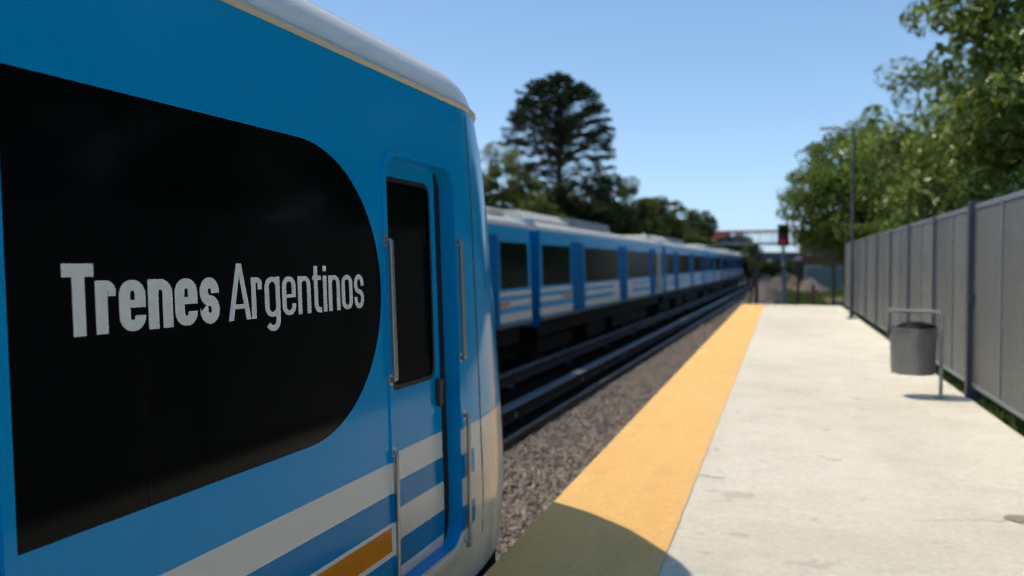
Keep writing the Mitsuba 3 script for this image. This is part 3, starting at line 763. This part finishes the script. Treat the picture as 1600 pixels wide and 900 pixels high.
# heaps of gravel past the platform
def heap(x, y, rx, ry, h, seed):
    a = np.linspace(0, 2 * np.pi, 25)[:-1]; rr = np.linspace(0, 1, 9)
    P = np.array([[(x + rx * q * np.cos(t), y + ry * q * np.sin(t)) for t in a] for q in rr])
    z = -1.36 + h * np.cos(rr * np.pi / 2)[:, None] * (0.6 + .8 * nfbm(np.dstack([P * .9, P[..., :1] * 0 + seed]), 3))
    G = np.dstack([P, z]); G = np.concatenate([G, G[:, :1]], 1)
    return loft(G)
scene['gravel_grey'] = bump(matte(mikit.proc(lambda p, n, uv: MIX((0.10, 0.083, 0.076), (0.20, 0.175, 0.165), FB(p.x * 4, p.y * 4, p.z * 4, 4)))), lambda p, n, uv: 0.05 * FB(p.x * 9, p.y * 9, p.z * 9, 3), eps=5e-3)
for x, y, rx, ry, h, lab in [(-2.2, 62, 1.5, 4, 1.5, 'low heap of greyish gravel left of the signal mast'), (1.2, 74, 2.2, 4, 1.3, 'low heap of greyish gravel before the teal container')]:
    k = put('gravel_heap', heap(x, y, rx, ry, h, y), 'gravel_grey', smooth=True)
    tag(k, lab, 'gravel heap')

# ------------------------------------------------------------------ vegetation
def leaves(P, size, rng, up=0.5, aspect=0.5, out=None):
    """Bent leaf blades of two triangles at the points P."""
    n = len(P)
    nrm = rng.normal(size=(n, 3)); nrm[:, 2] = np.abs(nrm[:, 2]) + up
    if out is not None:
        nrm += out * 0.8
    nrm /= np.linalg.norm(nrm, axis=1, keepdims=True)
    d = np.cross(nrm, rng.normal(size=(n, 3))); d /= np.linalg.norm(d, axis=1, keepdims=True)
    e = np.cross(nrm, d)
    s = (size * rng.uniform(.45, 1.6, n))[:, None]
    a, b_ = P - d * s * .5, P + d * s * .5 - nrm * s * .12
    l, r = P + e * s * aspect * .5 + nrm * s * .06, P - e * s * aspect * .5 + nrm * s * .06
    V = np.stack([a, l, b_, r], 1).reshape(-1, 3)
    i = np.arange(n)[:, None] * 4
    F = np.concatenate([i + [0, 1, 2], i + [0, 2, 3]], 1).reshape(-1, 3)
    return V, F

def shade_colors(rng, n, c0, c1, spread=.25):
    t = np.clip(rng.normal(.5, .28, n), 0, 1)[:, None]
    c = np.array(c0) * (1 - t) + np.array(c1) * t
    return np.repeat(np.clip(c * rng.uniform(1 - spread, 1 + spread, (n, 1)), 0, 1), 4, 0)

def limb(p, q, r0, r1, rng, sag=.1, n=6):
    p, q = np.asarray(p, float), np.asarray(q, float)
    t = np.linspace(0, 1, n)[:, None]
    L = np.linalg.norm(q - p)
    w = rng.normal(size=(n, 3)) * L * .035; w[0] = w[-1] = 0
    pts = p + (q - p) * t + w + np.array([0, 0, 1]) * sag * L * (t * (1 - t))
    return pipe(pts, np.linspace(r0, r1, n), 7)

def tree(label, base, blobs, n_clump, n_leaf, size, c0, c1, mat='leaf_soft', seed=0, clump_r=.55, trunk_r=.18, group=None, name='leafy_tree', shell=.45, up=.4, z_trunk=None):
    """blobs: crown ellipsoids (cx, cy, cz, rx, ry, rz). Clumps of leaves hang on limbs through the crown's volume."""
    rng = np.random.default_rng(seed)
    tk = thing(name, label, 'tree', group)
    base = np.array(base, float)
    vol = np.array([b[3] * b[4] * b[5] for b in blobs]) ** .8; vol /= vol.sum()
    C, O = [], []
    for b, share in zip(blobs, vol):
        n = max(3, int(round(n_clump * share)))
        d = rng.normal(size=(n, 3)); d /= np.linalg.norm(d, axis=1, keepdims=True)
        rad = (shell + (1 - shell) * rng.uniform(0, 1, n) ** .6)[:, None]
        rad *= (0.80 + .45 * nfbm(d * 2.2 + seed, 3, seed))[:, None]
        C.append(np.array(b[:3]) + d * rad * np.array(b[3:])); O.append(d)
    C, O = np.vstack(C), np.vstack(O)
    ctr = np.average([b[:3] for b in blobs], axis=0, weights=vol)
    top = np.array([ctr[0], ctr[1], (z_trunk or ctr[2])])
    wood = [limb(base, top, trunk_r, trunk_r * .45, rng, 0, 8)]
    hubs = []
    for b in blobs:
        s = rng.uniform(.35, .85)
        st = base + (top - base) * s
        hub = np.array(b[:3]) - [0, 0, b[5] * .25]
        wood.append(limb(st, hub, trunk_r * .5, trunk_r * .26, rng, .12))
        hubs.append(hub)
    hubs = np.array(hubs)
    for c in C[::2]:
        h = hubs[np.argmin(np.linalg.norm(hubs - c, axis=1))]
        wood.append(limb(h, c, trunk_r * .2, .012, rng, .12, 5))
    put('trunk', cat(wood), 'bark', None, tk, smooth=True)
    per = n_leaf // len(C)
    k = np.repeat(np.arange(len(C)), per)
    sc = clump_r * rng.uniform(.6, 1.3, len(C))
    off = rng.normal(size=(len(k), 3)); off *= (np.minimum(1, 1.25 / np.linalg.norm(off, axis=1)))[:, None]
    off = off * np.array([.62, .62, .45])
    P = C[k] + off * sc[k][:, None]
    tone = rng.uniform(.72, 1.28, len(C))[k]
    V, F = leaves(P, size, rng, up, .5, O[k])
    col = shade_colors(rng, len(P), c0, c1) * np.repeat(tone, 4)[:, None]
    put('crown', (V, F), mat, None, tk, color=np.clip(col, 0, 1))
    return tk

G1, G2 = (0.070, 0.118, 0.018), (0.27, 0.35, 0.060)
GD1, GD2 = (0.055, 0.085, 0.020), (0.110, 0.145, 0.038)
RGRP = None
tree('big leafy tree leaning over the fence at the right border with glinting leaves', (4.9, 15.5, -1.35),
     [(3.8, 14.3, 6.2, 1.9, 2.2, 1.8), (4.6, 15.5, 4.2, 2.3, 2.4, 2.0), (5.4, 13.2, 5.2, 2.2, 2.6, 2.3), (4.3, 16.8, 3.6, 1.9, 2.0, 1.5), (3.6, 15.2, 7.8, 1.5, 1.8, 1.2), (5.0, 11.2, 4.2, 1.8, 2.0, 1.9), (3.1, 15.8, 5.3, 0.8, 0.9, 0.6)],
     270, 47000, .15, G1, G2, 'leaf_glossy', 3, .66, .20)
tree('mid green leafy tree behind the fence, right of the lamp post', (5.0, 25, -1.35),
     [(3.6, 24.5, 5.0, 2.3, 2.4, 1.8), (5.2, 25, 3.8, 2.6, 2.6, 2.2), (3.5, 23.0, 3.2, 1.6, 2.0, 1.5), (5.6, 22.4, 4.6, 2.2, 2.2, 2.3), (3.7, 20.3, 3.4, 1.5, 1.8, 1.6)],
     260, 42000, .15, G1, G2, 'leaf_glossy', 4, .7, .2)
tree('rounded green tree behind the lamp post, hanging over the far end of the fence', (3.6, 36.5, -1.35),
     [(1.8, 36, 5.2, 2.1, 2.4, 2.0), (3.6, 37, 5.4, 2.4, 2.4, 2.0), (0.6, 35.5, 4.0, 1.1, 1.6, 1.5), (2.6, 34.5, 3.2, 1.7, 2.0, 1.5), (4.8, 34, 3.6, 2.2, 2.6, 2.2), (1.5, 36.5, 2.6, 1.1, 1.4, 1.0)],
     260, 40000, .17, (0.080, 0.128, 0.020), (0.24, 0.31, 0.055), 'leaf_soft', 5, .75, .2)
tree('leafy tree beyond the fence nearest to the viewer, mostly outside the right border', (5.6, 7.0, -1.35),
     [(5.0, 7.5, 4.2, 2.0, 2.2, 2.0), (6.0, 5.8, 4.8, 2.2, 2.4, 2.4), (5.4, 8.8, 3.2, 1.9, 1.8, 1.8)], 130, 15000, .15, G1, G2, 'leaf_glossy', 6, .75, .2)
tree('leafy tree behind the fence beside the viewer, outside the picture', (5.5, 0.0, -1.35),
     [(5.2, 0, 4.4, 2.3, 2.8, 2.4), (5.6, -3.0, 3.8, 2.2, 2.6, 2.4), (5.5, 3.0, 3.6, 2.2, 2.2, 2.2)], 130, 14000, .17, G1, G2, 'leaf_glossy', 7, .8, .2)
# left side
tree('yellow green tree just behind the long train, left of the domed conifer', (-15.6, 42, -1.35),
     [(-15.6, 42, 5.9, 1.9, 2.0, 2.0), (-14.0, 42.5, 4.2, 1.7, 2.0, 1.5), (-17.4, 42, 4.2, 2.2, 2.2, 2.2), (-14.3, 41, 2.8, 1.8, 2, 1.4)], 110, 16000, .21, (0.11, 0.13, 0.025), (0.23, 0.25, 0.05), 'leaf_soft', 8, .62, .2, shell=.25)
tree('dark green tree under the domed conifer, behind the long train', (-14.2, 50, -1.35),
     [(-14.2, 50, 4.7, 2.2, 2.2, 1.9), (-12.8, 50.5, 3.6, 2.0, 2.0, 2.2), (-15.6, 51, 3.6, 2.0, 2.0, 1.9)], 130, 18000, .24, (0.022, 0.036, 0.012), (0.052, 0.072, 0.022), 'leaf_soft', 9, .7, .2)
tree('tall mid green tree right of the domed conifer', (-13.2, 60, -1.35),
     [(-13.2, 60, 6.3, 2.0, 2.2, 2.0), (-11.7, 61, 4.6, 2.1, 2.2, 2.0), (-14.4, 60, 4.0, 2.2, 2.2, 2.4)], 120, 18000, .26, GD1, (0.15, 0.19, 0.045), 'leaf_soft', 10, .75, .2)
tree('olive green tree further along the train, right of the tall mid green tree', (-10.9, 64, -1.35),
     [(-11.0, 64, 5.2, 1.6, 2.0, 1.7), (-9.9, 65, 4.0, 1.4, 1.8, 1.5)], 80, 11000, .27, GD1, (0.16, 0.185, 0.045), 'leaf_soft', 11, .7, .18)
tree('thin sparse tree with sky showing through its crown', (-10.5, 72, -1.35),
     [(-10.5, 72, 5.6, 1.15, 1.2, 1.6), (-10.8, 72, 4.2, 1.2, 1.2, 1.1)], 46, 3000, .27, (0.08, 0.10, 0.03), (0.15, 0.17, 0.06), 'leaf_soft', 12, .5, .13, shell=.2)
tree('dark round tree standing before the pale house', (-9.5, 82, -1.35), [(-9.5, 82, 5.0, 1.7, 1.8, 1.6), (-10.4, 82, 3.8, 1.4, 1.6, 1.4)], 70, 8000, .3, GD1, GD2, 'leaf_soft', 13, .75, .18)
tree('low bright green bushy tree in front of the dark round tree', (-9.6, 77, -1.35), [(-9.6, 77, 3.2, 1.3, 1.4, 1.3), (-8.6, 78, 3.0, 1.0, 1.2, 1.1)], 60, 7000, .28, (0.07, 0.105, 0.02), (0.14, 0.18, 0.045), 'leaf_soft', 14, .65, .14)
tree('dark clipped tree mass below the red handrail of the footbridge', (-9.4, 124, -1.35), [(-10.6, 124, 4.4, 1.9, 1.6, 1.5), (-8.4, 124, 4.4, 1.9, 1.6, 1.4)], 90, 9000, .36, (0.026, 0.040, 0.015), (0.055, 0.075, 0.026), 'leaf_soft', 15, .8, .2)
tree('leaning green shrub at the end of the long train', (-4.6, 85, -1.35), [(-4.6, 85, 2.2, 1.1, 1.4, 1.2), (-4.0, 84, .8, .9, 1.2, 1.1)], 50, 5000, .28, GD1, (0.10, 0.13, 0.04), 'leaf_soft', 16, .65, .12)
tree('green tree against the brick building, behind the end of the fence', (5.2, 58, -1.35), [(4.6, 58, 3.2, 2.0, 2.0, 2.2), (6.2, 58, 4.2, 2.4, 2.2, 2.6)], 90, 10000, .28, G1, G2, 'leaf_soft', 17, .8, .18)

FARL = ['between the end of the long train and the signal mast', 'just left of the signal mast', 'right of the signal mast behind the cabinet', 'behind the brick building', 'left of the footbridge stair']
for i, (x, y, rr_, zz_) in enumerate([(-5.5, 150, 2.6, 1.4), (-1.0, 158, 2.8, 1.6), (3.6, 150, 2.8, 1.7), (8.5, 140, 3.4, 2.4), (-15.0, 150, 3.4, 2.6)]):
    tree('distant dark green tree, ' + FARL[i], (x, y, -1.35), [(x - 1.2, y, zz_ - .6, rr_, 2, 1.9), (x + 1.3, y + 1, zz_ - .2, rr_, 2, 2.0)], 60, 5000, .42, (0.03, 0.05, 0.016), (0.07, 0.095, 0.03), 'leaf_soft', 50 + i, .9, .2, 'distant trees beyond the footbridge')

# domed conifer: whorls of long limbs that end in dark tufts
def dome_pine(label, x, y, seed):
    rng = np.random.default_rng(seed)
    tk = thing('dome_conifer', label, 'tree')
    zb, zt, R = -1.35, 14.9, 4.15
    wood = [pipe(np.c_[x + .06 * np.sin(np.linspace(0, 4, 14)), np.full(14, y), np.linspace(zb, zt - .3, 14)], np.linspace(.42, .07, 14), 10)]
    P, O = [], []
    zc, R, Hu = 8.4, 3.95, 6.35
    for k in range(520):
        sn = rng.uniform(-.95, 1.0) if k % 3 else rng.uniform(.1, 1.0)
        if sn < .32 and rng.uniform() < .15:
            continue
        a = rng.uniform(0, 2 * np.pi)
        r = R * max(1 - max(sn, 0) ** 2.6, .02) ** .46 * (1 if sn > 0 else 1 + .12 * sn) * rng.uniform(.86, 1.04)
        zt_ = zc + (Hu if sn > 0 else 3.6) * sn * rng.uniform(.95, 1.02)
        d = np.array([math.cos(a), math.sin(a), 0])
        rise = .10 + .55 * max(sn, 0)
        root = np.array([x, y, zt_ - rise * r])
        t = np.linspace(0, 1, 7)[:, None]
        pts = root + d * r * t + np.array([0, 0, 1]) * r * (rise * t + .30 * t * (1 - t))
        pts[1:] += np.cumsum(rng.normal(size=(6, 3)) * np.array([.02, .02, .035]), 0) * r
        wood.append(pipe(pts, np.linspace(.05, .018, 7), 5))
        for s in np.r_[1.0, .90, .80, rng.uniform(.55, .72, 1)]:
            if (s < .75 and rng.uniform() < .6) or (sn < .35 and s < .85):
                continue
            i = s * 6; i0 = int(min(i, 5)); c = pts[i0] + (pts[i0 + 1] - pts[i0]) * (i - i0)
            n = 34 if s > .85 else 22
            q = rng.normal(size=(n, 3)); q /= np.linalg.norm(q, axis=1, keepdims=True)
            q *= rng.uniform(.2, 1, (n, 1)) ** .5 * np.array([.25, .25, .18]) * rng.uniform(.75, 1.25)
            P.append(c + q); O.append(q)
    P, O = np.vstack(P), np.vstack(O)
    V, F = leaves(P, .20, rng, .1, .34, O * 2)
    put('trunk', cat(wood), 'bark', None, tk, smooth=True)
    put('crown', (V, F), 'needle', None, tk, color=shade_colors(rng, len(P), (0.020, 0.036, 0.014), (0.055, 0.075, 0.026)))
dome_pine('tall dark conifer with a rounded dome and sky between its limbs', -16.1, 55, 21)

# hedge of shrubs along the back of the fence, and grass under it
rng = np.random.default_rng(31)
def grass(x0, x1, y0, y1, n, h, seed):
    r = np.random.default_rng(seed)
    P = np.c_[r.uniform(x0, x1, n), r.uniform(y0, y1, n)]
    H = h * r.uniform(.5, 1.3, n) * (0.5 + nfbm(np.c_[P * 1.1, P[:, :1] * 0], 3))
    a = r.uniform(0, 2 * np.pi, n); w = .012 + .01 * r.uniform(size=n)
    lean = np.clip(r.normal(size=(n, 2)) * .3, -.6, .6) * H[:, None]
    lean[:, 0] = np.abs(lean[:, 0])
    b = np.c_[P, np.full(n, GZ)]
    e = np.c_[np.cos(a) * w, np.sin(a) * w, a * 0]
    V = np.stack([b - e, b + e, b + np.c_[lean * .4, H * .6] + e * .7, b + np.c_[lean, H]], 1).reshape(-1, 3)
    i = np.arange(n)[:, None] * 4
    F = np.concatenate([i + [0, 1, 2], i + [0, 2, 3]], 1).reshape(-1, 3)
    return (V, F), shade_colors(r, n, (0.07, 0.11, 0.02), (0.16, 0.20, 0.05))
GZ = -0.22
m = loft([[(x, y, z) for x, z in ((2.0, -.26), (2.6, -.22), (7, -.3), (14, -1.0), (16, -1.37))] for y in np.linspace(-20, 45, 14)][::-1])
k = put('bank', m, 'earth', PLAT)
tag(k, kind='structure')
(v1, f1), c1 = grass(2.06, 3.4, 2.5, 31, 30000, .24, 41)
(v2, f2), c2 = grass(2.025, 2.20, 2.5, 31, 12000, .27, 43)
m, c = (np.vstack([v1, v2]), np.vstack([f1, f2 + len(v1)])), np.vstack([c1, c2])
k = put('grass', m, 'leaf_soft', PLAT, color=c)
tag(k, 'tufts of green grass growing behind the fence', 'grass', kind='stuff')
GZ = -1.36
m, c = grass(-0.9, 5.0, 50, 80, 14000, .5, 42)
k = put('grass', m, 'leaf_soft', color=c)
tag(k, 'patches of grass growing past the platform end', 'grass', kind='stuff')
